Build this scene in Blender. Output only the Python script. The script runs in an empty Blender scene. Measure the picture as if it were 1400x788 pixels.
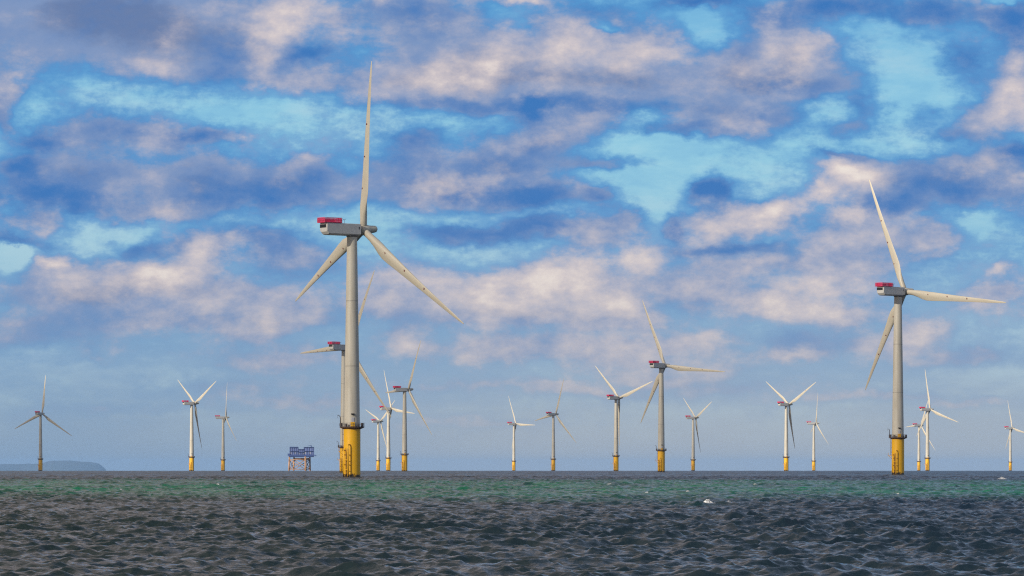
import bpy, bmesh, math, random
import numpy as np
from mathutils import Vector, Matrix
C = bpy.context.scene
COL = C.collection
R_ = math.radians
random.seed(7)
rng = np.random.default_rng(11)

# ------------------------------------------------------------------ camera, sky, sun, exposure
CAM_H = 3.5                     # eye height above the sea
RE = 6371000.0                  # the sea curves away with the earth: the horizon lies 6.7 km out
LEVEL = 644 - 5600.0 * math.sqrt(2 * CAM_H / RE)   # image row of eye level
F_PX = 5600.0                   # focal length in photograph pixels
cam_d = bpy.data.cameras.new('camera')
cam = bpy.data.objects.new('camera', cam_d); COL.objects.link(cam)
cam.location = (0, 0, CAM_H); cam.rotation_euler = (R_(90), 0, 0)
cam_d.sensor_width = 36; cam_d.lens = 36 * F_PX / 1400
cam_d.shift_y = (LEVEL - 394) / 1400
cam_d.clip_start = 0.5; cam_d.clip_end = 200000
C.camera = cam

SUN_AZ, SUN_EL = 46.0, 23.0     # degrees to the left of straight behind the camera, and above the horizon
to_sun = Vector((-math.sin(R_(SUN_AZ)) * math.cos(R_(SUN_EL)), -math.cos(R_(SUN_AZ)) * math.cos(R_(SUN_EL)), math.sin(R_(SUN_EL))))
sun_d = bpy.data.lights.new('sun', 'SUN'); sun_d.energy = 4.9; sun_d.angle = R_(0.53); sun_d.color = (1.0, 0.935, 0.82)
sun = bpy.data.objects.new('sun', sun_d); COL.objects.link(sun)
sun.rotation_euler = to_sun.to_track_quat('Z', 'Y').to_euler()
sun.location = (-300, -300, 300)

C.view_settings.view_transform = 'Standard'; C.view_settings.look = 'None'
C.view_settings.exposure = 0; C.view_settings.gamma = 1; C.view_settings.use_curve_mapping = False
C.render.engine = 'CYCLES'
C.cycles.use_denoising = False; C.cycles.denoiser = 'OPENIMAGEDENOISE'; C.cycles.denoising_input_passes = 'RGB_ALBEDO_NORMAL'; C.cycles.denoising_prefilter = 'ACCURATE'
C.cycles.max_bounces = 6; C.cycles.diffuse_bounces = 2; C.cycles.glossy_bounces = 3
C.cycles.transparent_max_bounces = 8; C.cycles.volume_bounces = 0
C.cycles.pixel_filter_type = 'BLACKMAN_HARRIS'; C.cycles.filter_width = 1.2


def lin(r, g, b):
    f = lambda c: c / 12.92 if c <= 0.04045 else ((c + 0.055) / 1.055) ** 2.4
    return (f(r / 255), f(g / 255), f(b / 255))


class NT:
    """small helper for writing node trees as expressions"""
    def __init__(s, tree):
        s.t = tree; tree.nodes.clear()

    def n(s, kind, **kw):
        nd = s.t.nodes.new(kind)
        for k, v in kw.items(): setattr(nd, k, v)
        return nd

    def put(s, sock, v):
        if isinstance(v, bpy.types.NodeSocket): s.t.links.new(v, sock)
        else: sock.default_value = v

    def m(s, op, *a, clamp=False):
        nd = s.n('ShaderNodeMath', operation=op, use_clamp=clamp)
        for i, v in enumerate(a): s.put(nd.inputs[i], v)
        return nd.outputs[0]

    def v(s, op, *a):
        nd = s.n('ShaderNodeVectorMath', operation=op)
        for i, x in enumerate(a):
            s.put(nd.inputs['Scale'] if (op == 'SCALE' and i == 1) else nd.inputs[i], x)
        return nd.outputs['Value'] if op in ('DOT_PRODUCT', 'LENGTH', 'DISTANCE') else nd.outputs[0]

    def comb(s, x, y, z):
        nd = s.n('ShaderNodeCombineXYZ')
        for i, q in enumerate((x, y, z)): s.put(nd.inputs[i], q)
        return nd.outputs[0]

    def sep(s, vec):
        nd = s.n('ShaderNodeSeparateXYZ'); s.put(nd.inputs[0], vec); return nd.outputs

    def noise(s, vec, scale, detail=4, rough=0.55, dist=0.0):
        nd = s.n('ShaderNodeTexNoise'); nd.noise_dimensions = '3D'
        s.put(nd.inputs['Vector'], vec); s.put(nd.inputs['Scale'], scale)
        nd.inputs['Detail'].default_value = detail; nd.inputs['Roughness'].default_value = rough
        nd.inputs['Distortion'].default_value = dist
        return nd.outputs

    def smooth(s, x, a, b, lo=0.0, hi=1.0):
        nd = s.n('ShaderNodeMapRange', interpolation_type='SMOOTHSTEP')
        s.put(nd.inputs[0], x)
        for i, q in enumerate((a, b, lo, hi)): s.put(nd.inputs[i + 1], q)
        return nd.outputs[0]

    def mix(s, f, a, b):
        nd = s.n('ShaderNodeMix', data_type='RGBA')
        s.put(nd.inputs[0], f)
        s.put(nd.inputs[6], a + (1,) if isinstance(a, tuple) else a)
        s.put(nd.inputs[7], b + (1,) if isinstance(b, tuple) else b)
        return nd.outputs[2]

    def ramp(s, x, stops):
        nd = s.n('ShaderNodeValToRGB'); s.put(nd.inputs[0], x)
        e = nd.color_ramp.elements
        e[0].position, e[1].position = stops[0][0], stops[-1][0]
        e[0].color, e[1].color = stops[0][1] + (1,), stops[-1][1] + (1,)
        for p, c in stops[1:-1]:
            k = e.new(p); k.color = c + (1,)
        return nd.outputs[0]


# ---- the sky: Nishita daylight with broken cloud banks laid out by direction
world = bpy.data.worlds.new('World'); C.world = world; world.use_nodes = True
SKY_STRENGTH = 0.1
w = NT(world.node_tree)
sky = w.n('ShaderNodeTexSky', sky_type='NISHITA', sun_disc=False)
sky.sun_elevation = R_(SUN_EL); sky.sun_rotation = math.atan2(to_sun.x, to_sun.y)
sky.air_density = 1.0; sky.dust_density = 0.6; sky.ozone_density = 1.5
tc = w.n('ShaderNodeTexCoord')
dx, dy, dz = w.sep(tc.outputs['Generated'])
yq = w.m('MAXIMUM', dy, 0.08)
u = w.m('MULTIPLY', w.m('DIVIDE', dx, yq), 5.6)
v = w.m('MULTIPLY', w.m('DIVIDE', dz, yq), 5.6)
P = w.comb(u, v, 0.0)
Pn = w.comb(u, w.m('MULTIPLY', v, 1.5), 3.7)
# the edges of the banks billow: the position is pushed about by two octaves of noise
w1 = w.v('SUBTRACT', w.noise(Pn, 5.0, 4, 0.6)[1], (0.5, 0.5, 0.5))
w2 = w.v('SUBTRACT', w.noise(Pn, 21.0, 5, 0.62)[1], (0.5, 0.5, 0.5))
Pw = w.v('MULTIPLY_ADD', w1, (0.10, 0.06, 0.0), P)
Pw = w.v('MULTIPLY_ADD', w2, (0.046, 0.030, 0.0), Pw)
# each bank: centre and half-extent (azimuth and height in thousandths of the lens scale), thickness, sunlit cream, deep blue
BANKS = [
    # x, y, rx, ry, thickness, cream, blue, tilt
    (170, 40, 155, 62, 1.25, .02, .06, 0), (130, 10, 130, 34, .7, -.2, .10, 0), (215, 105, 60, 24, .3, .40, -.1, 0),
    (300, 70, 40, 40, .3, -.1, .25, 0),
    (395, 25, 44, 40, .7, .95, -.2, 20), (470, 30, 26, 34, .4, .5, 0, 0), (360, 85, 40, 36, .6, .55, 0, 0), (432, 82, 38, 14, .2, -.7, .55, 0),
    (430, 115, 90, 18, .6, .45, 0, 0), (570, 25, 75, 32, .9, -.1, .35, 0), (700, 4, 55, 10, .7, .8, -.1, 0), (520, 8, 18, 12, .2, .45, 0, 0),
    (650, 95, 85, 40, 1.0, .62, -.1, 0), (560, 120, 70, 28, .8, .40, 0, 0), (760, 60, 50, 38, .9, .68, -.1, 0), (860, 70, 60, 42, .9, .52, 0, 0),
    (810, 118, 170, 20, .9, .05, .10, 0), (700, 148, 200, 10, .5, -.3, .42, 0), (812, 42, 18, 9, -.5, -.5, .2, 0), (810, 15, 60, 16, .4, -.1, .2, 0),
    (962, 45, 28, 26, -.5, -.4, -.2, 0), (960, 5, 60, 10, .7, -.2, .6, 0),
    (1085, 78, 52, 36, 1.0, .55, -.1, 0), (1000, 90, 46, 28, .8, .20, .1, 0), (1060, 30, 60, 20, .5, 0, .3, 0), (1075, 118, 80, 16, .6, -.1, .3, 0),
    (1150, 8, 70, 18, .8, -.2, .5, 0), (1280, 25, 70, 26, .75, -.1, .45, 0), (1372, 6, 20, 9, -.9, 0, -.4, 0), (1385, 35, 40, 30, .8, -.1, .5, 0),
    (1300, 95, 40, 30, .5, -.1, .35, 0), (1230, 140, 80, 54, -.3, -.3, -.2, 0), (1185, 150, 26, 26, .75, -.3, .25, 0), (1165, 182, 46, 14, .6, -.2, .25, 0), (1250, 165, 26, 16, .6, -.2, .2, 0), (1150, 115, 30, 18, .4, -.05, .1, 0),
    (1375, 130, 42, 44, 1.0, .62, -.1, 25), (1330, 165, 38, 20, .8, .35, 0, 0), (1300, 190, 60, 12, .5, -.2, .35, 0), (1390, 95, 20, 30, .5, .3, .1, 0),
    (800, 168, 75, 24, .95, .52, 0, 8), (728, 158, 26, 16, .5, -.2, .5, 0), (735, 200, 70, 20, .9, 0, .32, 0), (880, 165, 30, 20, -.2, 0, .2, 0),
    (970, 160, 55, 26, .95, .22, .10, 0), (1050, 165, 50, 20, .7, .1, .25, 0), (935, 185, 80, 10, .5, -.1, .4, 0),
    (8, 150, 20, 34, .9, .2, .2, 0), (150, 185, 75, 22, .95, .12, .20, 0), (260, 196, 60, 10, .8, -.1, .42, 0), (60, 200, 40, 14, .6, -.1, .4, 0),
    (105, 242, 90, 22, .95, .12, .12, 0), (60, 275, 90, 18, .7, -.1, .5, 0), (25, 240, 30, 20, .5, -.1, .35, 0),
    (280, 245, 60, 22, .95, .18, .10, 0), (215, 292, 90, 14, .8, .36, .0, 0), (330, 272, 110, 20, .8, -.1, .35, 0), (420, 255, 70, 22, .9, .1, .2, 0), (400, 235, 50, 12, .3, .25, 0, 20),
    (575, 250, 70, 26, .9, .25, .12, 0), (570, 200, 44, 22, .75, -.1, .32, 0), (680, 230, 60, 18, .8, .05, .25, 0), (720, 268, 60, 18, .9, -.1, .50, 0), (620, 275, 60, 14, .7, 0, .3, 0),
    (640, 255, 50, 12, .3, .3, 0, 0), (400, 150, 30, 8, -.2, 0, 0, 0),
    (45, 310, 50, 14, .8, .40, .05, 0), (20, 335, 60, 8, .6, -.1, .35, 0), (160, 330, 26, 10, .3, .4, -.1, 0), (18, 358, 30, 16, -.8, -.4, -.3, 0),
    (75, 358, 26, 12, .9, .95, -.2, 0), (285, 350, 34, 30, .9, 1.0, -.2, 40), (215, 345, 46, 13, .6, -.4, .48, 10), (130, 385, 100, 26, .95, .50, 0, 0), (215, 385, 50, 18, .8, .7, 0, 0),
    (110, 415, 90, 18, .8, .1, .20, 0), (260, 410, 110, 18, .85, .42, .02, 0), (200, 445, 180, 12, .7, .1, .28, 0), (130, 490, 26, 8, .3, .4, 0, 0),
    (400, 360, 70, 30, .8, .12, .24, 0), (350, 330, 50, 22, .6, 0, .3, 0), (380, 440, 70, 26, .7, .42, .02, 0), (390, 500, 100, 20, .6, .34, 0, 0),
    (650, 325, 70, 14, .8, -.1, .45, 0), (560, 330, 40, 18, .1, .5, 0, 0), (560, 380, 60, 22, .6, .38, 0, 0), (530, 420, 60, 16, .6, .2, .15, 0), (560, 470, 40, 18, .6, .5, 0, 0),
    (815, 322, 50, 22, .9, .42, .05, 0), (740, 312, 50, 14, .8, -.05, .45, 0), (850, 300, 30, 14, .6, .1, .25, 0),
    (830, 230, 70, 9, .75, -.3, .36, 0), (812, 274, 28, 9, .7, -.2, .36, 0), (900, 225, 90, 34, -.32, -.4, -.4, 0), (885, 285, 36, 24, -.35, -.3, -.3, 0),
    (972, 268, 32, 20, .95, -.5, .75, 0), (990, 312, 60, 22, .95, .85, -.1, 0), (925, 318, 14, 18, .5, 0, .4, 0), (1000, 345, 80, 8, .6, -.4, .55, 0), (1060, 300, 40, 24, .8, .7, 0, 0),
    (1175, 248, 55, 20, .9, 1.0, -.3, -18), (1130, 272, 30, 14, .7, .9, -.2, 0), (1165, 218, 40, 8, .6, -.2, .4, -15),
    (1290, 262, 100, 24, .95, -.1, .42, -10), (1340, 232, 60, 22, .95, .40, .0, 0), (1220, 290, 50, 14, .8, .1, .38, 0), (1390, 215, 30, 16, .8, -.1, .5, 0), (1180, 305, 30, 10, .7, .7, 0, 0), (1390, 255, 26, 14, .6, .5, -.1, 0),
    (1345, 315, 30, 20, -.45, -.1, -.4, 0), (1180, 330, 70, 18, .8, .38, .06, 0), (1290, 330, 60, 20, .7, .35, .0, 0), (1100, 365, 140, 16, .75, .35, .06, 0), (1380, 370, 20, 10, .5, .6, 0, 0),
    (770, 395, 60, 36, .9, .80, -.1, 0), (655, 412, 60, 26, .85, .65, -.05, 0), (850, 420, 40, 30, .7, .6, 0, 0), (740, 440, 140, 12, .7, .1, .2, 0), (880, 350, 30, 30, .2, .45, 0, 0),
    (1050, 430, 44, 20, .85, .70, -.05, 0), (1140, 440, 50, 18, .85, .72, -.05, 0), (960, 400, 60, 24, .7, .35, .05, 0), (1080, 480, 46, 12, .5, -.2, .42, 0), (1085, 496, 46, 8, .6, .5, 0, 0), (1110, 395, 50, 14, .5, .5, 0, 0),
    (1265, 460, 40, 22, .7, .5, -.05, 0), (1370, 410, 50, 20, .7, .4, .0, 0), (1340, 500, 60, 14, .6, .3, .06, 0), (1180, 480, 60, 16, .6, .2, .1, 0),
    (680, 490, 90, 18, .7, .45, 0, 0), (820, 480, 90, 16, .6, .25, .08, 0), (930, 470, 60, 12, .5, .3, .05, 0), (620, 540, 90, 12, .5, .3, .04, 0), (1000, 540, 120, 12, .5, .25, .05, 0),
    (430, 560, 120, 9, .6, .35, 0, 0), (780, 545, 90, 8, .6, .4, 0, 0), (1190, 555, 120, 9, .6, .35, 0, 0), (640, 590, 160, 8, .5, .3, 0, 0), (1330, 560, 70, 8, .6, .35, 0, 0), (150, 560, 100, 8, .5, .25, 0, 0), (900, 520, 70, 10, .6, .4, 0, 0),
    (60, 470, 100, 20, .6, .05, .22, 0), (300, 540, 140, 14, .5, .15, .1, 0),
    (1120, 400, 380, 62, .32, .26, -.05, 0), (680, 430, 240, 62, .30, .24, -.03, 0), (200, 440, 230, 44, .3, .12, 0, 0), (1000, 505, 420, 26, .35, .25, 0, 0),
    (260, 55, 260, 60, .35, .05, 0, 0), (720, 90, 280, 56, .32, .10, 0, 0), (1070, 105, 110, 50, .3, .06, .04, 0), (150, 245, 190, 46, .32, .05, .04, 0), (610, 245, 190, 42, .3, .05, .04, 0), (1290, 270, 150, 40, .25, 0, .04, 0),
    (-120, 80, 120, 60, .9, .3, .2, 0), (-150, 300, 120, 60, .8, .4, .2, 0), (1540, 100, 110, 60, .9, .4, .2, 0), (1530, 300, 110, 60, .8, .4, .2, 0),
    (300, -70, 260, 40, .9, .3, .2, 0), (900, -80, 260, 40, .9, .4, .2, 0), (1300, -70, 140, 40, .7, .3, .3, 0),
]
acc = (0.0, 0.0, 0.0)
for (bx, by, rx, ry, th, cr, bl, tilt) in BANKS:
    cx, cy = (bx - 700) / 1000, (644 - by) / 1000
    sx, sy = 1000 / (rx * 1.0), 1000 / (ry * 1.05)
    if tilt:
        nd = w.n('ShaderNodeVectorRotate', rotation_type='Z_AXIS')
        w.put(nd.inputs['Vector'], Pw); nd.inputs['Center'].default_value = (cx, cy, 0); nd.inputs['Angle'].default_value = -R_(tilt)
        src = nd.outputs[0]
    else:
        src = Pw
    q = w.v('MULTIPLY_ADD', src, (sx, sy, 0), (-cx * sx, -cy * sy, 0))
    g = w.m('POWER', 0.36788, w.v('DOT_PRODUCT', q, q))
    acc = w.v('ADD', acc, w.v('SCALE', (th, cr, bl), g))
t0, l0, b0 = w.sep(acc)
fb = w.noise(Pn, 8.0, 9, 0.60)[0]
Pl = w.v('ADD', Pn, (-0.020, 0.030, 0.0))
fb2 = w.noise(Pl, 8.0, 7, 0.60)[0]
relief = w.m('SUBTRACT', fb, fb2)
ripple = w.noise(w.comb(u, w.m('MULTIPLY', v, 2.2), 9.1), 30.0, 5, 0.6)[0]
nz = w.m('SUBTRACT', fb, 0.5)
rz = w.m('SUBTRACT', ripple, 0.5)
fz = w.m('SUBTRACT', w.noise(w.comb(u, w.m('MULTIPLY', v, 1.5), 2.3), 85.0, 4, 0.65)[0], 0.5)
t1 = w.m('ADD', w.m('MULTIPLY_ADD', nz, 1.05, t0), w.m('MULTIPLY_ADD', rz, 0.50, w.m('MULTIPLY', fz, 0.27)))
l1 = w.m('ADD', w.m('MULTIPLY_ADD', nz, 0.75, l0), w.m('MULTIPLY_ADD', relief, 2.0, w.m('MULTIPLY_ADD', rz, 0.38, w.m('MULTIPLY', fz, 0.18))))
b1 = w.m('MULTIPLY_ADD', relief, -0.9, w.m('MULTIPLY_ADD', nz, -0.35, b0))
gap = w.ramp(v, [(0.0, lin(140, 165, 190)), (0.15, lin(134, 172, 208)), (0.30, lin(146, 198, 222)), (0.46, lin(148, 206, 228)), (0.66, lin(112, 180, 222))])
veil = w.noise(w.comb(u, w.m('MULTIPLY', v, 3.0), 5.5), 5.0, 7, 0.62)[0]
gap = w.mix(w.m('MULTIPLY', w.smooth(veil, 0.38, 0.68), 0.55), gap, lin(182, 214, 226))
gap = w.mix(w.m('MULTIPLY', w.smooth(veil, 0.50, 0.28), 0.40), gap, lin(98, 166, 216))
t1 = w.m('MULTIPLY_ADD', t1, 1.12, 0.04)
blue = w.mix(w.smooth(v, 0.12, 0.36), lin(112, 158, 202), lin(70, 143, 206))
c = w.mix(w.smooth(t1, -0.04, 0.34), gap, w.mix(0.55, gap, blue))
c = w.mix(w.smooth(t1, 0.14, 0.60), c, blue)
c = w.mix(w.smooth(t1, 0.38, 0.95), c, lin(126, 149, 192))
c = w.mix(w.smooth(t1, 1.05, 2.0), c, lin(100, 122, 168))
c = w.mix(w.m('MULTIPLY', w.smooth(b1, 0.04, 0.62), w.smooth(t1, 0.05, 0.55)), c, w.mix(w.smooth(v, 0.14, 0.34), lin(84, 138, 196), lin(42, 112, 186)))
c = w.mix(w.m('MULTIPLY', w.smooth(l1, 0.0, 1.30), w.smooth(t1, 0.15, 0.7)), c, lin(222, 207, 205))
c = w.mix(w.m('MULTIPLY', w.smooth(l1, 0.85, 1.65), w.smooth(t1, 0.15, 0.7)), c, lin(244, 234, 224))
hz = w.ramp(v, [(0.0, (1, 1, 1)), (0.05, (.78, .78, .78)), (0.10, (.46, .46, .46)), (0.16, (.24, .24, .24)), (0.24, (.10, .10, .10)), (0.38, (0, 0, 0))])
hcol = w.mix(w.smooth(u, -0.75, 0.2), lin(138, 162, 188), lin(172, 180, 190))
c = w.mix(hz, c, hcol)
# the rest of the dome: broken mauve-grey cloud on the plain daylight sky
zc = w.m('ADD', w.m('MAXIMUM', dz, 0.0), 0.12)
Pd = w.comb(w.m('DIVIDE', dx, zc), w.m('DIVIDE', dy, zc), 0.0)
cov = w.smooth(w.noise(Pd, 1.1, 7, 0.6)[0], 0.30, 0.50)
dn = w.smooth(w.noise(Pd, 2.3, 5, 0.6)[0], 0.3, 0.7)
low_cloud = w.mix(dn, lin(124, 126, 142), lin(226, 210, 206))
high_cloud = w.mix(dn, lin(122, 121, 126), lin(238, 221, 215))     # the undersides overhead are darker than the flanks seen from afar
dome_cloud = w.mix(w.smooth(dz, 0.16, 0.50), low_cloud, high_cloud)
dome_cloud = w.v('MULTIPLY', dome_cloud, w.mix(w.smooth(dx, -0.08, 0.14), (1.0, 0.97, 0.95), (0.56, 0.80, 1.14)))   # bluer away from the sun's side
front = w.m('MULTIPLY', w.smooth(dy, 0.3, 0.55), w.m('MULTIPLY', w.smooth(w.m('ABSOLUTE', u), 1.0, 2.4, 1, 0), w.smooth(v, 0.68, 1.0, 1, 0)))
inv = 1.0 / SKY_STRENGTH
dome = w.mix(w.m('MULTIPLY', cov, 0.92), sky.outputs[0], w.v('SCALE', dome_cloud, inv))
banks = w.mix(0.94, sky.outputs[0], w.v('SCALE', c, inv))
out = w.mix(front, dome, banks)
bg = w.n('ShaderNodeBackground'); w.put(bg.inputs[0], out); bg.inputs[1].default_value = SKY_STRENGTH
wo = w.n('ShaderNodeOutputWorld'); w.t.links.new(bg.outputs[0], wo.inputs[0])
world.cycles.sampling_method = 'MANUAL'; world.cycles.sample_map_resolution = 512


# ------------------------------------------------------------------ materials
def mat(name, col, rough=0.5, metal=0.0, stain=None, stain_scale=0.6, stain_amt=0.5, streak=1.0, bump=0.0):
    m = bpy.data.materials.new(name); m.use_nodes = True
    k = NT(m.node_tree)
    b = k.n('ShaderNodeBsdfPrincipled'); o = k.n('ShaderNodeOutputMaterial'); k.t.links.new(b.outputs[0], o.inputs[0])
    tcx = k.n('ShaderNodeTexCoord').outputs['Object']
    vec = k.v('MULTIPLY', tcx, (1, 1, streak))
    f1 = k.noise(vec, stain_scale, 6, 0.65)[0]
    if stain is None: stain = tuple(x * 0.8 for x in col)
    cc = k.mix(k.m('MULTIPLY', k.smooth(f1, 0.42, 0.72), stain_amt), col, stain)
    k.put(b.inputs['Base Color'], cc)
    k.put(b.inputs['Roughness'], k.m('MULTIPLY_ADD', f1, 0.25, rough - 0.12))
    b.inputs['Metallic'].default_value = metal
    return m, k, b, tcx


WHITE = mat('weathered_white_paint', (0.55, 0.50, 0.405), 0.45, stain=(0.38, 0.335, 0.26), stain_scale=0.5, stain_amt=0.6, streak=0.12)[0]
BLADE = mat('blade_gelcoat', (0.56, 0.50, 0.39), 0.38, stain=(0.40, 0.35, 0.27), stain_scale=0.5, stain_amt=0.5, streak=0.15)[0]
GREY = mat('grey_nacelle_panels', (0.58, 0.55, 0.50), 0.5, stain=(0.38, 0.37, 0.36), stain_scale=0.8, stain_amt=0.5)[0]
RED = mat('red_railing_paint', (0.78, 0.025, 0.11), 0.5, stain=(0.45, 0.02, 0.07), stain_scale=1.2)[0]
DOT = mat('dark_red_blade_mark', (0.16, 0.02, 0.02), 0.6)[0]
BLACK = mat('black_louvre', (0.012, 0.012, 0.014), 0.6)[0]
DARK = mat('dark_galvanised_steel', (0.085, 0.075, 0.075), 0.55, stain=(0.14, 0.07, 0.04), stain_scale=1.5)[0]
RUST = mat('rust_brown_steel', (0.13, 0.065, 0.04), 0.7, stain=(0.06, 0.04, 0.03), stain_scale=2)[0]
PALE = mat('pale_grey_steel', (0.42, 0.42, 0.46), 0.5, stain=(0.25, 0.25, 0.28))[0]
NAVY = mat('navy_blue_cladding', (0.045, 0.08, 0.24), 0.5, stain=(0.02, 0.035, 0.11), stain_scale=0.3)[0]
SLATE = mat('slate_blue_cladding', (0.17, 0.22, 0.44), 0.5, stain=(0.09, 0.12, 0.26), stain_scale=0.3)[0]
ORANGE = mat('weathered_orange_steel', (0.50, 0.27, 0.12), 0.6, stain=(0.20, 0.11, 0.07), stain_scale=0.25, stain_amt=0.9)[0]

for pm in (WHITE,):
    k_ = NT.__new__(NT); k_.t = pm.node_tree
    b_ = [q for q in pm.node_tree.nodes if q.type == 'BSDF_PRINCIPLED'][0]
    tz = k_.sep([q for q in pm.node_tree.nodes if q.type == 'TEX_COORD'][0].outputs['Object'])[2]
    seam = 0.0
    for zf in (36.0, 57.0): seam = k_.m('MAXIMUM', seam, k_.m('COMPARE', tz, zf, 0.16))
    k_.put(b_.inputs['Base Color'], k_.mix(k_.m('MULTIPLY', seam, 0.55), b_.inputs['Base Color'].links[0].from_socket, (0.22, 0.20, 0.17)))

# yellow paint with rust runs and a dark growth line near the water
YELLOW, yk, yb, ytc = mat('yellow_marine_paint', (0.88, 0.455, 0.005), 0.45, stain=(0.74, 0.40, 0.008), stain_scale=0.8, stain_amt=0.6, streak=0.2)
base = yb.inputs['Base Color'].links[0].from_socket
yx, yy, yz = yk.sep(ytc)
edge = yk.m('MULTIPLY_ADD', yk.noise(yk.v('MULTIPLY', ytc, (1, 1, 0.35)), 1.4, 5, 0.7)[0], 3.6, yk.m('MULTIPLY', yz, -1.0))
run = yk.smooth(yk.noise(yk.v('MULTIPLY', ytc, (1.6, 1.6, 0.14)), 1.3, 6, 0.7)[0], 0.62, 0.74)
colr = yk.mix(yk.m('MULTIPLY', run, 0.6), base, (0.20, 0.075, 0.02))
yk.put(yb.inputs['Base Color'], yk.mix(yk.smooth(edge, 0.5, 1.1), colr, (0.05, 0.035, 0.018)))

FOAM, fk, fb_, ftc = mat('sea_foam', (0.66, 0.65, 0.64), 0.9, stain=(0.42, 0.43, 0.44), stain_scale=5)
fmix = fk.n('ShaderNodeMixShader'); ftr = fk.n('ShaderNodeBsdfTransparent'); fo = [q for q in fk.t.nodes if q.type == 'OUTPUT_MATERIAL'][0]
fk.put(fmix.inputs[0], fk.smooth(fk.noise(fk.v('MULTIPLY', ftc, (1.0, 0.4, 1.6)), 7.0, 6, 0.7)[0], 0.40, 0.56))
fk.t.links.new(ftr.outputs[0], fmix.inputs[1]); fk.t.links.new(fb_.outputs[0], fmix.inputs[2]); fk.t.links.new(fmix.outputs[0], fo.inputs[0])


# ------------------------------------------------------------------ mesh helpers
class MB:
    def __init__(s): s.bm = bmesh.new(); s.mi = 0

    def _done(s, geom):
        for f in geom:
            f.material_index = s.mi

    def box(s, cx, cy, cz, sx, sy, sz, rz=0.0, bev=0.0):
        r = bmesh.ops.create_cube(s.bm, size=1)
        vs = r['verts']
        M = Matrix.Translation((cx, cy, cz)) @ Matrix.Rotation(rz, 4, 'Z') @ Matrix.Diagonal((sx, sy, sz, 1))
        bmesh.ops.transform(s.bm, matrix=M, verts=vs)
        fs = {f for q in vs for f in q.link_faces}
        if bev > 0:
            es = {e for q in vs for e in q.link_edges}
            rr = bmesh.ops.bevel(s.bm, geom=list(es), offset=bev, segments=2, affect='EDGES', profile=0.5)
            fs = {f for f in fs if f.is_valid} | set(rr['faces'])
        s._done(fs)
        return vs

    def lathe(s, prof, seg=32, origin=(0, 0, 0), M=None, smooth=True, a0=0.0, a1=2 * math.pi):
        """prof = [(radius, z)] turned about Z"""
        full = abs(a1 - a0 - 2 * math.pi) < 1e-6
        n = seg if full else seg + 1
        rings = []
        for (r, z) in prof:
            if r < 1e-6:
                p = Vector((0, 0, z)) + Vector(origin)
                rings.append([s.bm.verts.new(M @ p if M else p)]); continue
            ring = []
            for i in range(n):
                a = a0 + (a1 - a0) * i / seg
                p = Vector((r * math.cos(a), r * math.sin(a), z)) + Vector(origin)
                ring.append(s.bm.verts.new(M @ p if M else p))
            rings.append(ring)
        fs = []
        for A, B in zip(rings, rings[1:]):
            for i in range(seg):
                j = (i + 1) % n
                if len(A) == 1 and len(B) == 1: continue
                if len(A) == 1: f = (A[0], B[j], B[i])
                elif len(B) == 1: f = (A[i], A[j], B[0])
                else: f = (A[i], A[j], B[j], B[i])
                try: fs.append(s.bm.faces.new(f))
                except ValueError: pass
        for f in fs: f.smooth = smooth
        s._done(fs)

    def tube(s, pts, r, seg=8, closed=False):
        pts = [Vector(p) for p in pts]; n = len(pts); rings = []
        for i, p in enumerate(pts):
            if closed: d = (pts[(i + 1) % n] - pts[i - 1])
            else: d = pts[min(i + 1, n - 1)] - pts[max(i - 1, 0)]
            d.normalize()
            up = Vector((0, 0, 1)) if abs(d.z) < 0.9 else Vector((1, 0, 0))
            x = d.cross(up).normalized(); y = x.cross(d)
            rr = r[i] if isinstance(r, (list, tuple)) else r
            rings.append([s.bm.verts.new(p + (x * math.cos(2 * math.pi * k / seg) + y * math.sin(2 * math.pi * k / seg)) * rr) for k in range(seg)])
        fs = []
        pairs = list(zip(rings, rings[1:])) + ([(rings[-1], rings[0])] if closed else [])
        for A, B in pairs:
            for k in range(seg):
                j = (k + 1) % seg
                fs.append(s.bm.faces.new((A[k], A[j], B[j], B[k])))
        if not closed:
            fs.append(s.bm.faces.new(rings[0][::-1])); fs.append(s.bm.faces.new(rings[-1]))
        for f in fs: f.smooth = seg > 4
        s._done(fs)

    def loft(s, rings, smooth=True):
        vr = [[s.bm.verts.new(p) for p in ring] for ring in rings]
        fs = []
        n = len(vr[0])
        for A, B in zip(vr, vr[1:]):
            for i in range(n):
                j = (i + 1) % n
                fs.append(s.bm.faces.new((A[i], A[j], B[j], B[i])))
        fs.append(s.bm.faces.new(vr[0][::-1])); fs.append(s.bm.faces.new(vr[-1]))
        for f in fs[:-2]: f.smooth = smooth
        s._done(fs)

    def build(s, name, mats, parent=None):
        bmesh.ops.recalc_face_normals(s.bm, faces=s.bm.faces[:])
        me = bpy.data.meshes.new(name); s.bm.to_mesh(me); s.bm.free()
        for m in (mats if isinstance(mats, (list, tuple)) else [mats]): me.materials.append(m)
        o = bpy.data.objects.new(name, me); COL.objects.link(o)
        if parent: o.parent = parent
        return o


def ring_pts(r, z, a0, a1, n):
    return [(r * math.sin(a0 + (a1 - a0) * i / n), -r * math.cos(a0 + (a1 - a0) * i / n), z) for i in range(n + 1)]


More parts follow.
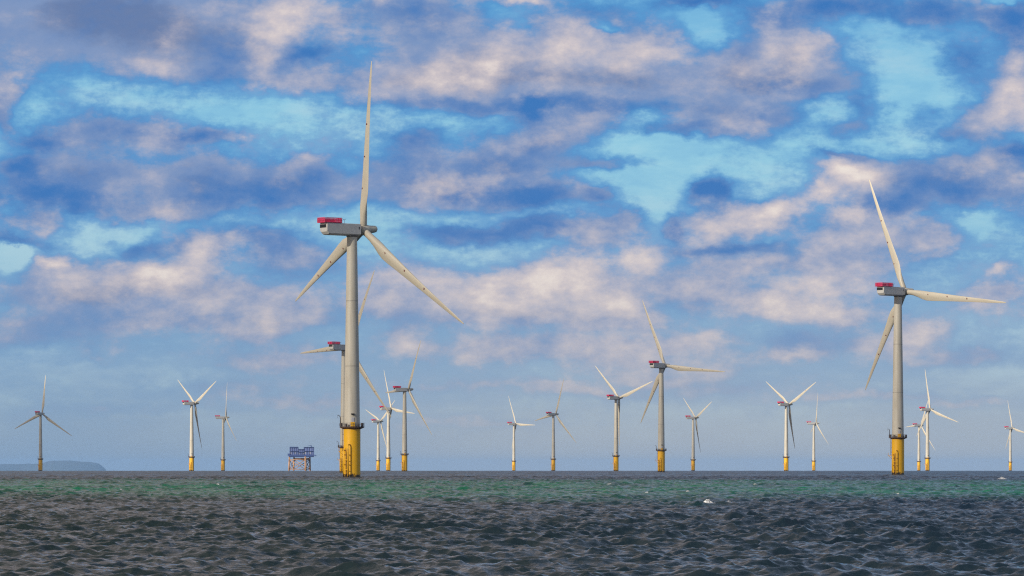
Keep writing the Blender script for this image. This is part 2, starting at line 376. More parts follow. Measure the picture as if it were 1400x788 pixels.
# ------------------------------------------------------------------ the sea
NW = 130
lam = np.exp(np.linspace(math.log(0.34), math.log(24.0), NW)) * rng.uniform(0.94, 1.06, NW)
ang = rng.normal(0, 1, NW) * np.interp(np.log(lam), [math.log(.34), math.log(24)], [R_(60), R_(24)]) + R_(10)
kx = 2 * np.pi / lam * np.sin(ang); ky = -2 * np.pi / lam * np.cos(ang)
slope = np.interp(np.log(lam), np.log([0.34, 0.9, 2.2, 5, 11, 24]), [0.048, 0.074, 0.058, 0.024, 0.013, 0.007])
amp = slope * lam / (2 * np.pi)
ph = rng.uniform(0, 2 * np.pi, NW)


def wave(x, y, spacing=None):
    """displacement (dx, dy, z) of the sea at rest position x, y"""
    x = np.asarray(x, np.float32); y = np.asarray(y, np.float32)
    ox = np.zeros_like(x); oy = np.zeros_like(x); z = np.zeros_like(x)
    # gusts: patches of livelier and calmer water
    gust = 1.0 + 0.22 * np.sin(x * 0.031 + y * 0.013 + 1.0) * np.sin(y * 0.021 - x * 0.008 + 0.4)
    for i in range(NW):
        p = (kx[i] * x + ky[i] * y + ph[i]).astype(np.float32)
        a = amp[i] * gust
        if spacing is not None:
            a = a * np.clip((lam[i] / spacing - 1.0) / 1.0, 0, 1)
        sn, cs = np.sin(p), np.cos(p)
        kk = math.hypot(kx[i], ky[i])
        ox -= 0.78 * a * sn * kx[i] / kk; oy -= 0.78 * a * sn * ky[i] / kk
        z += a * cs
        if lam[i] > 0.8: z += 0.22 * a * 2 * sn * cs      # steeper on the leading side
    return ox, oy, z - (x * x + y * y) / (2 * RE)


def build_sea():
    rr = [4.0]
    while rr[-1] < 71000:
        D = rr[-1]
        if D < 95: d = 3.0
        elif D < 190: d = 0.125
        elif D < 1500: d = D * 0.0007
        elif D < 7200: d = D * 0.0014
        else: d = D * 0.006
        rr.append(D + d)
    r = np.array(rr)
    fine = np.arange(-9.0, 9.0001, 0.034)
    coarse = np.concatenate([np.array([9.3, 10, 11, 13, 16]), np.arange(20, 341, 5.0), 360 - np.array([16, 13, 11, 10, 9.3])])
    deg = np.concatenate([fine, coarse])
    a = np.radians(deg)
    da = np.abs(np.radians(np.concatenate([np.full(len(fine), 0.034), np.full(len(coarse), 3.0)])))
    Rg, Ag = np.meshgrid(r, a, indexing='ij')
    x = Rg * np.sin(Ag); y = Rg * np.cos(Ag)
    dr = np.gradient(r)
    sp = np.maximum(dr[:, None] * 1.0, Rg * da[None, :])
    ox, oy, z = wave(x, y, sp.astype(np.float32))
    co = np.stack([x + ox, y + oy, z], -1).reshape(-1, 3).astype(np.float32)
    nr, na = Rg.shape
    i = np.arange(nr - 1)[:, None]; j = np.arange(na)[None, :]; j2 = (j + 1) % na
    quads = np.stack([i * na + j, i * na + j2, (i + 1) * na + j2, (i + 1) * na + j], -1).reshape(-1, 4)[:, ::-1]
    # the innermost ring is closed with a centre point
    nv = len(co)
    co = np.vstack([co, [[0, 0, 0]]]).astype(np.float32)
    jj = np.arange(na); tri = np.stack([np.full(na, nv), (jj + 1) % na, jj], -1)[:, ::-1]
    tri = tri[:, ::-1]
    me = bpy.data.meshes.new('sea')
    nq, nt = len(quads), len(tri)
    me.vertices.add(len(co)); me.vertices.foreach_set('co', co.ravel())
    me.loops.add(nq * 4 + nt * 3)
    me.loops.foreach_set('vertex_index', np.concatenate([quads.ravel(), tri.ravel()]).astype(np.int32))
    me.polygons.add(nq + nt)
    me.polygons.foreach_set('loop_start', np.concatenate([np.arange(nq) * 4, nq * 4 + np.arange(nt) * 3]).astype(np.int32))
    me.polygons.foreach_set('use_smooth', np.ones(nq + nt, bool))
    me.update(calc_edges=True)
    o = bpy.data.objects.new('sea', me); COL.objects.link(o); o['kind'] = 'structure'
    m = bpy.data.materials.new('sea_water'); m.use_nodes = True
    k = NT(m.node_tree)
    b = k.n('ShaderNodeBsdfPrincipled'); mo = k.n('ShaderNodeOutputMaterial'); k.t.links.new(b.outputs[0], mo.inputs[0])
    g = k.n('ShaderNodeNewGeometry').outputs['Position']
    gx, gy, gz = k.sep(g)
    # a belt of greener base colour with wavering edges, several hundred metres out
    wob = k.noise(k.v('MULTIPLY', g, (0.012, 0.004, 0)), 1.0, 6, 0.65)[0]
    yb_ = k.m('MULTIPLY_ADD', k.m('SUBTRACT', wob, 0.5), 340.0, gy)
    green_belt = k.m('MULTIPLY', k.smooth(yb_, 360, 560), k.smooth(yb_, 900, 1150, 1, 0))
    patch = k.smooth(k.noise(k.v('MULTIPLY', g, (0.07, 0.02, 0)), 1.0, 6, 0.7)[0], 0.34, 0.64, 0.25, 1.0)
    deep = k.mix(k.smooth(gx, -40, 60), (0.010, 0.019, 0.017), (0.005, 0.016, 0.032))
    k.put(b.inputs['Base Color'], k.mix(k.m('MULTIPLY', green_belt, patch), deep, (0.005, 0.14, 0.066)))
    b.inputs['IOR'].default_value = 1.333
    k.put(b.inputs['Roughness'], k.smooth(gy, 60, 2500, 0.06, 0.26))
    # ripples finer than the mesh
    n1 = k.noise(k.v('MULTIPLY', g, (1.0, 1.35, 1.0)), 1.9, 3, 0.55, 0.3)[0]
    n2 = k.noise(k.v('MULTIPLY', g, (1.0, 1.5, 1.0)), 6.5, 3, 0.6)[0]
    n0 = k.noise(k.v('MULTIPLY', g, (1.0, 1.3, 1.0)), 0.55, 4, 0.6, 0.2)[0]
    hgt = k.m('MULTIPLY_ADD', n2, 0.020, k.m('MULTIPLY', n1, 0.06))
    hgt = k.m('MULTIPLY_ADD', n0, k.smooth(gy, 250, 1500, 0.0, 0.75), hgt)
    bp = k.n('ShaderNodeBump'); bp.inputs['Strength'].default_value = 1.0; bp.inputs['Distance'].default_value = 1.0
    k.put(bp.inputs['Height'], hgt); k.t.links.new(bp.outputs[0], b.inputs['Normal'])
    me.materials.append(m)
    return o


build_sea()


# ------------------------------------------------------------------ headland far away on the left
def build_headland():
    D = 85000.0; s = D / F_PX
    xs = np.linspace(-80, 146, 120)
    def crest(px):
        h = np.interp(px, [-80, -30, 0, 20, 45, 58, 66, 75, 92, 110, 122, 132, 138, 142, 146], [7, 8.5, 9, 9.5, 9.5, 10.5, 13, 14, 14, 13, 12.2, 10.5, 8, 4, -2])
        return h * s
    N = 14
    bm = bmesh.new(); rows = []
    for k in range(N + 1):
        f = k / N * 2 - 1
        row = []
        for px in xs:
            z = (crest(px) - 5.87 * s + CAM_H + 580) * max(0.0, 1 - abs(f) ** 2.2) - 580 + (4 * math.sin(px * 0.21 + f * 7) + 2 * math.sin(px * 0.53 + f * 3)) * (1 - abs(f))
            row.append(bm.verts.new(((px - 700) * s, D + f * 900 + 120 * math.sin(px * 0.05), z if abs(f) < 1 else -583)))
        rows.append(row)
    for A, B in zip(rows, rows[1:]):
        for i in range(len(xs) - 1): bm.faces.new((A[i], A[i + 1], B[i + 1], B[i])).smooth = True
    bmesh.ops.recalc_face_normals(bm, faces=bm.faces[:])
    me = bpy.data.meshes.new('headland'); bm.to_mesh(me); bm.free()
    me.materials.append(mat('headland_grass_and_rock', (0.05, 0.065, 0.06), 0.9, stain=(0.08, 0.08, 0.075), stain_scale=0.004)[0])
    o = bpy.data.objects.new('headland', me); COL.objects.link(o); o['kind'] = 'structure'


build_headland()

# ------------------------------------------------------------------ the air, and out-of-view clouds added to shade part of the wind farm
def volume_mat(name, col, dens):
    m = bpy.data.materials.new(name); m.use_nodes = True
    k = NT(m.node_tree)
    pv = k.n('ShaderNodeVolumePrincipled'); pv.inputs['Color'].default_value = col + (1,); pv.inputs['Density'].default_value = dens
    mo = k.n('ShaderNodeOutputMaterial'); k.t.links.new(pv.outputs[0], mo.inputs['Volume'])
    return m


HAZE = True
if HAZE:
    h = MB(); h.box(0, 0, -232.5, 180000, 180000, 775)
    ho = h.build('haze', volume_mat('haze_air', (0.36, 0.62, 1.0), 1.2e-5)); ho['kind'] = 'stuff'


def shadow_cloud(cx, cy, hx, hy, dens, alt=850.0, hz=90.0):
    """a cloud added out of view so that its shadow falls round (cx, cy) on the sea"""
    k = alt / to_sun.z
    ox, oy = cx + to_sun.x * k, cy + to_sun.y * k
    bm = bmesh.new(); bmesh.ops.create_icosphere(bm, subdivisions=4, radius=1.0)
    ph_ = random.uniform(0, 9)
    for q in bm.verts:
        n = q.co.copy()
        f = 1 + 0.10 * math.sin(5 * n.x + ph_) * math.sin(4 * n.y + 2 * ph_) + 0.06 * math.sin(11 * n.x - 9 * n.y + ph_) + 0.05 * math.sin(15 * n.y + 8 * n.z)
        q.co = Vector((n.x * hx * f, n.y * hy * f, n.z * hz * f * (1.0 if n.z > 0 else 0.6)))
    me = bpy.data.meshes.new('shadow_cloud'); bm.to_mesh(me); bm.free()
    me.materials.append(volume_mat('shadow_cloud_vapour', (0.95, 0.95, 0.97), dens))
    o = bpy.data.objects.new('shadow_cloud', me); COL.objects.link(o); o.location = (ox, oy, alt); o['kind'] = 'structure'


shadow_cloud(40, 2800, 330, 2300, 0.0026)
shadow_cloud(165, 5980, 270, 380, 0.0028)
shadow_cloud(-660, 5731, 170, 280, 0.0075)
shadow_cloud(-434, 6150, 110, 220, 0.0030)

# ------------------------------------------------------------------ wind turbines
HUB_Z, TILT, CONE, R_TIP, OVER = 80.0, R_(6), R_(5), 54.5, 4.5
DECK_Z = 16.4
T_KIND = {}


def make_turbine():
    root = bpy.data.objects.new('wind_turbine', None); COL.objects.link(root)
    root.empty_display_size = 3
    # --- foundation
    b = MB()
    b.lathe([(2.72, -4), (2.72, 4), (2.72, 8), (2.72, 12), (2.72, 16.15)], 48)
    tp = b.build('transition_piece', YELLOW, root)
    ANG = -R_(30)                                           # boat landing: to the left of the side that faces the beach
    cs, sn = math.cos(ANG), math.sin(ANG)
    def bl(t, r, z): return (r * sn + t * cs, -r * cs + t * sn, z)   # t along the tangent, r outwards
    b = MB()
    for t, top in ((-.85, 8.4), (.85, 10.2)):
        b.tube([bl(t, 3.75, -2), bl(t, 3.75, top), bl(t, 3.5, top + .45), bl(t, 2.6, top + .5)], 0.22, 10)
        for z in (1.0, 4.2, 7.4): b.tube([bl(t, 3.75, z), bl(t * .8, 2.6, z)], 0.15, 8)
    for z in (2.6, 5.8): b.tube([bl(-.85, 3.75, z), bl(.85, 3.75, z)], 0.12, 8)
    b.build('boat_landing', YELLOW, tp)
    b = MB()
    for t in (-.3, .3): b.tube([bl(t, 3.3, -1), bl(t, 3.3, 9.6)], 0.07, 6)
    for i in range(30): b.tube([bl(-.3, 3.3, .2 + i * .31), bl(.3, 3.3, .2 + i * .31)], 0.03, 5)
    A2 = -R_(86)
    def sl(t, r, z): return (r * math.sin(A2) + t * math.cos(A2), -r * math.cos(A2) + t * math.sin(A2), z)
    for t in (-.32, .32): b.tube([sl(t, 3.1, 8.6), sl(t, 3.1, 17.4)], 0.07, 6)
    for i in range(28): b.tube([sl(-.32, 3.1, 8.8 + i * .3), sl(.32, 3.1, 8.8 + i * .3)], 0.035, 5)
    for z in (10, 12, 14): b.tube([sl(0, 3.1, z), sl(0, 2.6, z)], 0.06, 6)
    b.build('ladder', RUST, tp)
    b = MB()
    b.box(*sl(0, 3.5, 8.55), 1.6, 1.7, 0.16)
    b.tube([sl(0, 4.2, 8.5), sl(0, 2.7, 7.2)], 0.1, 6)
    b.tube([sl(-.8, 4.25, 8.6), sl(-.8, 4.25, 9.7), sl(.8, 4.25, 9.7), sl(.8, 4.25, 8.6)], 0.05, 6)
    b.build('rest_platform', YELLOW, tp)
    # --- working platform
    b = MB()
    b.lathe([(2.75, 15.7), (3.0, 15.8), (3.95, 16.2), (4.0, 16.22), (4.0, 16.42), (2.5, 16.42)], 40, smooth=False)
    pf = b.build('platform', RUST, root)
    b = MB()
    for i in range(26):
        a = 2 * math.pi * i / 26
        b.tube([(3.94 * math.cos(a), 3.94 * math.sin(a), 16.4), (3.94 * math.cos(a), 3.94 * math.sin(a), 17.65)], 0.04, 6)
    for z in (16.62, 17.1, 17.65): b.tube(ring_pts(3.94, z, 0, 2 * math.pi * 39 / 40, 39), 0.045, 6, closed=True)
    b.build('railing', DARK, pf)
    b = MB()                                               # davit crane on the left of the platform
    b.tube([(-3.7, -.9, 16.4), (-3.7, -.9, 19.3), (-3.9, -1.1, 19.9), (-4.6, -1.6, 20.2)], [.16, .14, .12, .08], 8)
    b.box(-3.7, -.9, 17.1, .55, .55, .8, .3, .05); b.tube([(-4.6, -1.6, 20.2), (-4.6, -1.6, 19.2)], .03, 5)
    b.build('davit_crane', DARK, pf)
    b = MB(); b.box(.35, -3.35, 17.2, 1.35, .8, 1.55, 0.08, .06); b.box(.35, -3.77, 17.25, 1.1, .03, 1.2, 0.08)
    b.build('equipment_cabinet', YELLOW, pf)
    for q in ((-1.9, -3.3, 16.95, .7, .6, 1.05, -.5, .05), (3.35, -1.7, 17.05, .6, .7, 1.25, .4, .05), (-3.4, -2.1, 17.0, .5, .6, 1.1, .6, .05), (2.1, -3.2, 16.85, .8, .5, .8, .5, .05)):
        b = MB(); b.box(*q); b.build('deck_locker', DARK, pf)
    # --- tower
    b = MB()
    prof = []
    z0, z1, ra, rb = 16.44, 77.9, 2.56, 1.63
    rad = lambda z: ra + (rb - ra) * ((z - z0) / (z1 - z0)) ** 1.08
    for z in [z0, 17, 20, 25, 30, 35.98]: prof.append((rad(z), z))
    prof += [(rad(z), z) for z in range(40, 77, 4)]
    prof.append((rb, z1))
    b.lathe(prof, 48)
    tw = b.build('tower', WHITE, root)
    b = MB(); b.box(.35, -2.52, 18.3, .95, .12, 2.2, 0.13, .04); b.box(.35, -2.60, 18.3, .70, .06, 1.9, 0.13, .03)
    b.build('door', PALE, tw)
    b = MB(); b.box(.35, -2.75, 20.55, 1.1, .5, .38, 0.13, .08); b.box(.72, -2.85, 20.2, .3, .4, .3, 0.13, .05); b.tube([(.35, -2.4, 20.5), (.35, -2.8, 20.5)], .08, 6)
    b.build('door_lamp', BLACK, tw)
    # --- nacelle (its own frame: +Y towards the rotor, origin on the tower axis at hub height)
    b = MB()
    yr, yf, hw, zt, zb = -11.05, 2.15, 2.1, 1.8, -2.0
    def sec(y, inset, ztop, zbot, ch):
        w_ = hw - inset
        return [(-w_ + .12, y, ztop), (w_ - .12, y, ztop), (w_, y, ztop - .12), (w_, y, zbot + ch), (w_ - ch * 1.1, y, zbot), (-w_ + ch * 1.1, y, zbot), (-w_, y, zbot + ch), (-w_, y, ztop - .12)]
    b.loft([sec(yr, .03, 1.72, -1.0, .45), sec(yr + .04, 0, zt, -1.08, .45), sec(yr + .75, 0, zt, zb + .15, .45), sec(yr + 1.4, 0, zt, zb, .45),
            sec(-4.0, 0, zt, zb, .45), sec(.9, 0, zt, zb, .45), sec(yf - .05, 0, zt - .02, zb + .1, .45), sec(yf, .05, zt - .08, zb + .2, .45)], smooth=False)
    nc = b.build('nacelle', GREY, root)
    b = MB()
    b.lathe([(1.75, -2.35), (1.9, -2.05), (1.9, -1.9)], 32); b.build('yaw_collar', DARK, nc)
    b = MB()
    b.box(-.35, yr - .02, .80, 3.45, .10, 1.05)
    for i in range(6): b.box(-.35, yr - .09, .38 + i * .17, 3.35, .05, .07)
    b.build('vent', BLACK, nc)
    b = MB()
    b.box(hw + .01, 1.35, .45, .05, .42, .85, 0, .02); b.build('side_hatch', DARK, nc)
    b = MB()                                               # winching deck with its red fence
    y0, y1, dw = -12.05, -5.4, 2.15
    b.box(0, (y0 + y1) / 2, 1.90, 2 * dw, y1 - y0, .12)
    for x in (-dw, dw):
        n = 14
        for i in range(n + 1):
            y = y0 + (y1 - y0) * i / n
            b.box(x, y, 2.68, .10, .10, 1.5)
            if i < n: b.box(x, y + (y1 - y0) / n * .5, 2.62, .04, (y1 - y0) / n * .24, 1.2)
        for z in (2.02, 2.75, 3.42): b.box(x + (.06 if x > 0 else -.06), (y0 + y1) / 2, z, .07, y1 - y0 + .1, .16)
    for y in (y0, y1):
        n = 9
        for i in range(1, n):
            x = -dw + 2 * dw * i / n
            b.box(x, y, 2.68, .10, .09, 1.5)
        for i in range(n):
            b.box(-dw + 2 * dw * (i + .5) / n, y, 2.62, 2 * dw / n * .24, .04, 1.2)
        for z in (2.02, 2.75, 3.42): b.box(0, y + (.05 if y > -8 else -.05), z, 2 * dw - .05, .07, .16)
    b.build('hoist_platform', RED, nc)
    b = MB()
    b.tube([(.6, -3.4, 1.8), (.6, -3.4, 3.1)], .05, 6); b.tube([(.2, -3.4, 3.0), (1.0, -3.4, 3.0)], .04, 6); b.box(.2, -3.4, 3.12, .16, .16, .2); b.box(1.0, -3.4, 3.12, .2, .1, .2)
    b.build('wind_sensor', DARK, nc)
    # --- hub (its own frame: +Y along the rotor axis)
    b = MB()
    Mx = Matrix.Rotation(-math.pi / 2, 4, 'X')
    b.lathe([(0, -1.75), (1.30, -1.75), (1.32, -1.2), (1.62, -1.1), (1.70, -.2), (1.68, .7), (1.58, 1.5), (1.36, 2.2), (1.24, 3.2), (1.14, 4.3), (1.02, 4.8), (.7, 5.1), (.3, 5.22), (0, 5.25)], 36, M=Mx)
    hb = b.build('hub', BLADE, root)
    b = MB(); b.lathe([(1.45, -2.25), (1.45, -1.7)], 32, M=Mx); b.build('hub_seal', BLACK, hb)
    # --- one blade (its own frame: Z outwards, +X trailing edge, +Y upwind)
    def blade_mesh():
        b = MB()
        st = [(1.25, 2.0, 1.0), (1.7, 2.25, 1.0), (3.2, 2.2, 1.0), (5.0, 2.35, .93), (7.5, 2.95, .70), (10.0, 3.65, .50), (12.5, 4.0, .38), (15.5, 3.85, .32), (20, 3.4, .27), (26, 2.85, .235),
              (32, 2.35, .21), (38, 1.9, .19), (44, 1.5, .18), (49, 1.12, .17), (52.2, .78, .16), (53.7, .46, .16), (54.35, .18, .2)]
        rings = []
        N = 26
        for (r, ch, th) in st:
            circ = min(1.0, max(0.0, (9.5 - r) / 6.5)); circ = circ * circ * (3 - 2 * circ)
            tw_ = R_(float(np.interp(r, [1, 8, 14, 25, 40, 54], [13, 12, 9, 4.5, 1.0, -.8])))
            le = float(np.interp(r, [1, 3.2, 12.5, 30, 54], [.5, .5, .30, .32, .40]))
            ax = R_TIP * math.sin(CONE) * (.55 * (r / R_TIP) + .45 * (r / R_TIP) ** 2)
            zz = r * math.cos(CONE * r / R_TIP * .8)
            ring = []
            for i in range(N):
                a = 2 * math.pi * i / N
                xc = .5 + .5 * math.cos(a)                       # 0 leading, 1 trailing
                yt = 5 * th * (.2969 * math.sqrt(max(xc, 0)) - .126 * xc - .3516 * xc ** 2 + .2843 * xc ** 3 - .1036 * xc ** 4)
                cam_ = .035 * 4 * xc * (1 - xc)
                ya = (-cam_ - yt) if math.sin(a) > 0 else (-cam_ + yt)
                px, py = (xc - le) * ch, ya * ch
                qx, qy = .5 * ch * math.cos(a), -.5 * ch * math.sin(a)
                X = px + (qx - px) * circ; Y = py + (qy - py) * circ
                ring.append((X * math.cos(tw_) + Y * math.sin(tw_), -X * math.sin(tw_) + Y * math.cos(tw_) + ax, zz))
            rings.append(ring)
        b.loft(rings)
        # three dark service marks on the downwind face
        b.mi = 1
        for r in (13.4, 23.6, 34.0):
            ch = float(np.interp(r, [s_[0] for s_ in st], [s_[1] for s_ in st])); th = float(np.interp(r, [s_[0] for s_ in st], [s_[2] for s_ in st]))
            ax = R_TIP * math.sin(CONE) * (.55 * (r / R_TIP) + .45 * (r / R_TIP) ** 2)
            yy = ax - (th * .5 + .035) * ch - .005
            q = [b.bm.verts.new((.05 + .36 * math.cos(t), yy - .03 * 0, r + .36 * math.sin(t))) for t in np.linspace(0, 2 * math.pi, 13)[:-1]]
            q2 = [b.bm.verts.new((.05 + .34 * math.cos(t), yy + .35, r + .34 * math.sin(t))) for t in np.linspace(0, 2 * math.pi, 13)[:-1]]
            fs = [b.bm.faces.new(q)] + [b.bm.faces.new((q[i], q[(i + 1) % 12], q2[(i + 1) % 12], q2[i])) for i in range(12)]
            for f in fs: f.material_index = 1
        return b
    bl0 = blade_mesh().build('blade', [BLADE, DOT], root)
    for _ in range(2):
        o = bl0.copy(); COL.objects.link(o); o.parent = root
    return root


def copy_tree(o, parent=None):
    c_ = o.copy(); COL.objects.link(c_)
    if parent: c_.parent = parent
    for ch in list(o.children): copy_tree(ch, c_)
    return c_


def pose(root, px, D, phi, th, sx=0.0):
    """stand the turbine at image column px and distance D; phi = heading of the rotor axis, th = rotor phase (degrees)"""
    ph_, t_ = R_(phi), R_(th)
    root.location = ((px + sx - 700) / F_PX * D, D, -D * D / (2 * RE))
    n = Vector((math.cos(TILT) * math.sin(ph_), math.cos(TILT) * math.cos(ph_), math.sin(TILT)))
    e1 = Vector((math.cos(ph_), -math.sin(ph_), 0))
    e2 = Vector((-math.sin(TILT) * math.sin(ph_), -math.sin(TILT) * math.cos(ph_), math.cos(TILT)))
    hubp = Vector((OVER * math.sin(ph_), OVER * math.cos(ph_), HUB_Z))
    k = 0
    def M4(x, y, z, loc):
        return Matrix(((x.x, y.x, z.x, loc.x), (x.y, y.y, z.y, loc.y), (x.z, y.z, z.z, loc.z), (0, 0, 0, 1)))
    for ch in root.children:
        nm = ch.name.split('.')[0]
        if nm == 'nacelle':
            ch.location = (0, 0, HUB_Z); ch.rotation_euler = (0, 0, -ph_)
        elif nm == 'hub':
            ch.matrix_local = M4(e1, n, e2, hubp)
        elif nm == 'blade':
            a = t_ + k * 2 * math.pi / 3; k += 1
            d = math.cos(a) * e2 + math.sin(a) * e1
            t = -math.sin(a) * e2 + math.cos(a) * e1
            ch.matrix_local = M4(t, n, d, hubp)


TURBINES = [
    # column, distance, heading, phase, nudge, label
    (481, 1320, 52.9, 6.2, 0.27, 'largest and nearest wind turbine, standing left of centre with one blade straight up'),
    (1229, 1783, 48.5, 97.1, -1.37, 'second largest wind turbine, at the right, one blade level and pointing right'),
    (471, 2612, 46.3, 26.8, -0.50, 'wind turbine half hidden directly behind the tower of the largest one'),
    (904, 3074, 42.0, 96.1, 0.06, 'mid-sized wind turbine right of centre, one blade level over open sky, yellow base'),
    (55.5, 5731, 24.5, 6.3, -0.02, 'shaded wind turbine at far left in front of the blue headland'),
    (262, 4841, 56.6, 61.9, 0.07, 'sunlit white wind turbine with blades in a Y, left of the offshore platform'),
    (304.5, 6150, 74.0, 13.4, 0.50, 'slim grey wind turbine seen edge-on, right of the white one with Y blades at left'),
    (518, 6631, 55.9, 51.2, -0.90, 'smallest white wind turbine of the cluster just right of the largest tower'),
    (531.2, 5258, 60.9, 97.7, -0.16, 'white wind turbine between the small white one and the taller grey one beside the largest'),
    (553.6, 4007, 58.1, 27.0, -0.45, 'grey wind turbine, tallest and rightmost of the cluster beside the largest tower'),
    (702.3, 6980, 58.4, 93.0, 0.25, 'small white wind turbine alone at the middle, one blade level to the right'),
    (756.2, 5793, 49.9, 20.1, 0.36, 'thin greyish wind turbine just right of the lone small white one at the middle'),
    (842.1, 4470, 49.3, 71.4, 0.19, 'wind turbine with two blades raised in a V, left of the mid-sized one'),
    (947.6, 6174, 65.6, 64.2, 0.05, 'small dim wind turbine with Y blades, right of the mid-sized one right of centre'),
    (1075.5, 4921, 54.1, 61.4, -0.59, 'bright white wind turbine with blades in a wide Y, left of the second largest one'),
    (1112, 6906, 76.0, 12.3, 0.60, 'small wind turbine with an upright blade, just right of the bright white Y one'),
    (1269, 5334, 58.4, 109.0, -0.91, 'white wind turbine just right of the second largest one, in front of a smaller one'),
    (1255.9, 7199, 59.6, 26.6, 0.43, 'small wind turbine between the second largest one and the white one it overlaps'),
    (1382.3, 7657, 64.0, 103.6, -0.91, 'small wind turbine at the far right edge, one blade running out of view'),
]
proto = make_turbine()
for i, (px, D, phi, th, sx, label) in enumerate(TURBINES):
    o = proto if i == 0 else copy_tree(proto)
    o['label'] = label; o['category'] = 'wind turbine'; o['group'] = 'wind turbines standing in the sea'
    pose(o, px, D, phi, th, sx)


# ------------------------------------------------------------------ offshore substation
def make_substation():
    D = 6500.0; s = D / F_PX
    root = bpy.data.objects.new('offshore_platform', None); COL.objects.link(root)
    root.location = ((413 - 700) * s, D, -D * D / (2 * RE) - 1.9)
    root['label'] = 'blue offshore platform on orange lattice legs, left of the largest turbine'; root['category'] = 'platform'
    legs = []
    for k in range(4):
        a = R_(32 + 90 * k)
        legs.append((18.4 * math.cos(a) - 3.85, 18.4 * math.sin(a)))
    for (x, y) in legs:
        b = MB(); b.tube([(x * 1.06, y * 1.06, -5), (x, y, 24.5)], 1.25, 12); b.build('leg', ORANGE, root)
    b = MB()
    for k in range(4):
        (xa, ya), (xb, yb_) = legs[k], legs[(k + 1) % 4]
        for z in (4.5, 19.5): b.tube([(xa, ya, z), (xb, yb_, z)], .55, 8)
        b.tube([(xa, ya, 4.5), (xb, yb_, 19.5)], .5, 8); b.tube([(xb, yb_, 4.5), (xa, ya, 19.5)], .5, 8)
    b.build('brace', ORANGE, root)
    b = MB(); b.box(1, 0, 21.3, 24, 22, 2.2); b.box(3, -9, 20, 9, 4, 3); b.tube([(5, -8, 0), (5, -8, 20)], .7, 8); b.tube([(8, -10, 0), (8, -10, 20)], .5, 8)
    b.build('cellar_deck', RUST, root)
    b = MB(); b.box(0, 0, 26.0, 44, 26, 1.2); b.box(-1, 0, 24.6, 38, 24, 1.6)
    for x in np.arange(-22, 22.1, 2.75): b.tube([(x, -13, 26.6), (x, -13, 28)], .1, 5)
    b.tube([(-22, -13, 28), (22, -13, 28)], .12, 5); b.box(-20.5, -9, 28, 3.5, 5, 2.4)
    b.build('main_deck', NAVY, root)
    def module(x0, x1, z0, z1, m, nx, name):
        b = MB(); b.box((x0 + x1) / 2, 0, (z0 + z1) / 2, x1 - x0, 20, z1 - z0)
        mo = b.build(name, m, root)
        b = MB()
        for z in np.linspace(z0 + .2, z1 - .2, 3): b.box((x0 + x1) / 2, -11, z, x1 - x0 + .6, 2.0, .45)
        for i in range(nx + 1): b.box(x0 + (x1 - x0) * i / nx, -11.4, (z0 + z1) / 2, .55, .6, z1 - z0 + .5)
        b.build('steel_frame', NAVY, mo)
        b = MB()
        for i in range(nx):
            if i % 2 == 0:
                xc = x0 + (x1 - x0) * (i + .5) / nx
                b.box(xc, -10.06, z0 + (z1 - z0) * .3, (x1 - x0) / nx * .55, .2, (z1 - z0) * .3)
        b.build('panel', PALE, mo)
    module(-19, -6, 26.7, 39.4, SLATE, 4, 'equipment_module')
    module(-5.9, 3.3, 26.7, 36.3, SLATE, 3, 'transformer_module')
    module(3.4, 18.6, 26.7, 39.6, SLATE, 4, 'switchgear_module')
    b = MB()
    b.box(-12.5, -2, 39.9, 12, 14, .5); b.tube([(-17.5, -6, 39.5), (-17.5, -6, 42)], .2, 6); b.tube([(15, -5, 39.6), (15, -5, 42.2)], .25, 6)
    b.tube([(15, -5, 42.2), (8, -7, 41.2)], .3, 6); b.box(15, -5, 41, 2, 2, 1.6)
    b.build('roof_crane', NAVY, root)


make_substation()


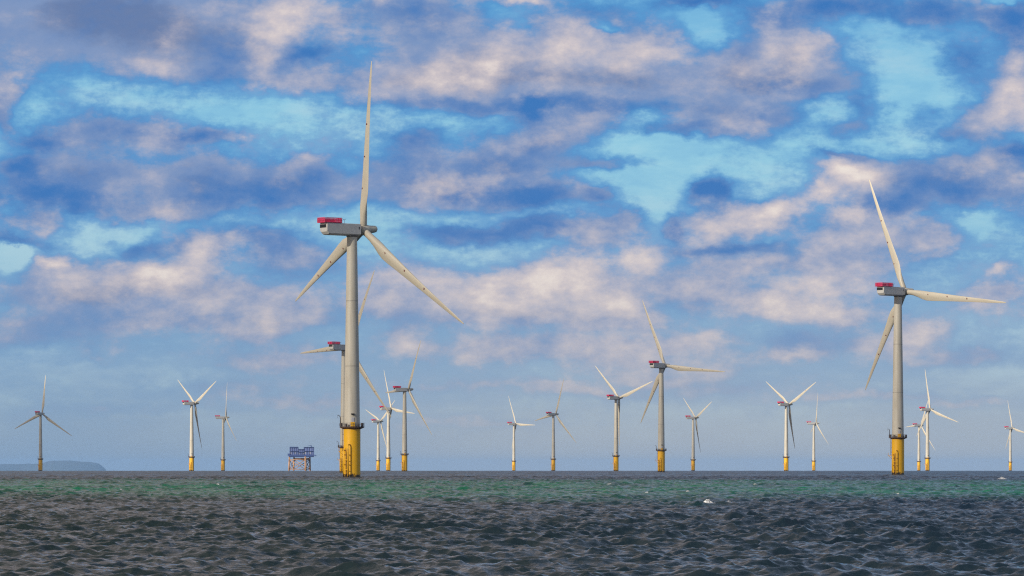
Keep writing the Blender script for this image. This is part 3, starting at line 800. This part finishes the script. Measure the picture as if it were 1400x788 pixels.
# ------------------------------------------------------------------ breaking wave tops
def whitecap(px, py, w_px, h_px, label, seed):
    D0 = CAM_H * F_PX / max(py - LEVEL, 8.0)
    best = None
    ys = np.arange(D0 * .75, D0 * 1.15, 0.4)
    xs = (px - 700) / F_PX * ys
    ox, oy, z = wave(xs, ys)
    pyy = LEVEL - F_PX * (z - CAM_H) / ys
    run = np.inf
    for i in range(len(ys)):
        if pyy[i] < run - 0.02:
            run = pyy[i]
            sc = abs(pyy[i] - py) - 2.0 * (z[i] + ys[i] ** 2 / (2 * RE))
            if best is None or sc < best[0]: best = (sc, ys[i])
    D = best[1]; s = D / F_PX
    Wd, Ht = w_px * s, h_px * s
    rs = np.random.default_rng(seed)
    nu, nv = 44, 16
    bm = bmesh.new(); grid = []
    p1, p2 = rs.uniform(0, 6, 2)
    for j in range(nv + 1):
        f = j / nv; row = []
        for i in range(nu + 1):
            g = i / nu * 2 - 1
            env = max(0.0, 1 - abs(g + .25 * math.sin(p1)) ** 1.5) ** .8 * (1 + .16 * math.sin(4 * g + p1) + .08 * math.sin(11 * g + p2))
            X = (px - 700) * s + g * Wd / 2
            Y = D + (f - .6) * Ht * 2.6
            dxx, dyy, zz = wave(np.array([X]), np.array([Y]))
            lump = math.sin(math.pi * min(1, f * 1.02)) ** .7 * env
            zc_ = float(zz[0]) - .04 + Ht * max(0, lump) * (1 + .16 * rs.normal())
            row.append(bm.verts.new((X + float(dxx[0]) + rs.normal() * .012, Y + float(dyy[0]), zc_)))
        grid.append(row)
    for A, B in zip(grid, grid[1:]):
        for i in range(nu): bm.faces.new((A[i], A[i + 1], B[i + 1], B[i])).smooth = True
    bmesh.ops.recalc_face_normals(bm, faces=bm.faces[:])
    me = bpy.data.meshes.new('whitecap'); bm.to_mesh(me); bm.free(); me.materials.append(FOAM)
    o = bpy.data.objects.new('whitecap', me); COL.objects.link(o)
    o['label'] = label; o['category'] = 'foam'; o['group'] = 'white foam tops of breaking waves'


whitecap(970, 686, 26, 4.2, 'large white foam hump on a breaking wave below the bright white Y turbine', 1)
whitecap(997, 686.5, 14, 1.5, 'thin foam streak right beside the large white foam hump', 2)
whitecap(1370, 654, 16, 2, 'foam crest near the horizon at the right edge of the sea', 3)
whitecap(884, 673.5, 8, 1.4, 'small foam fleck in the green water below the mid-sized turbine', 4)
whitecap(1227, 675.5, 6, 1.4, 'small foam fleck in the green water below the second largest turbine', 5)
whitecap(168, 670, 6, 1.4, 'small foam fleck in the green water at the left', 6)
whitecap(832, 662, 8, 1.2, 'small foam fleck below the turbine with two blades raised in a V', 7)
whitecap(300, 663, 7, 1.3, 'small foam fleck in the green water below the slim grey edge-on turbine', 8)
whitecap(1032, 662, 8, 1.3, 'small foam fleck left of and below the bright white Y turbine', 9)
whitecap(940, 671, 6, 1.2, 'small foam fleck up and to the left of the large white foam hump', 10)
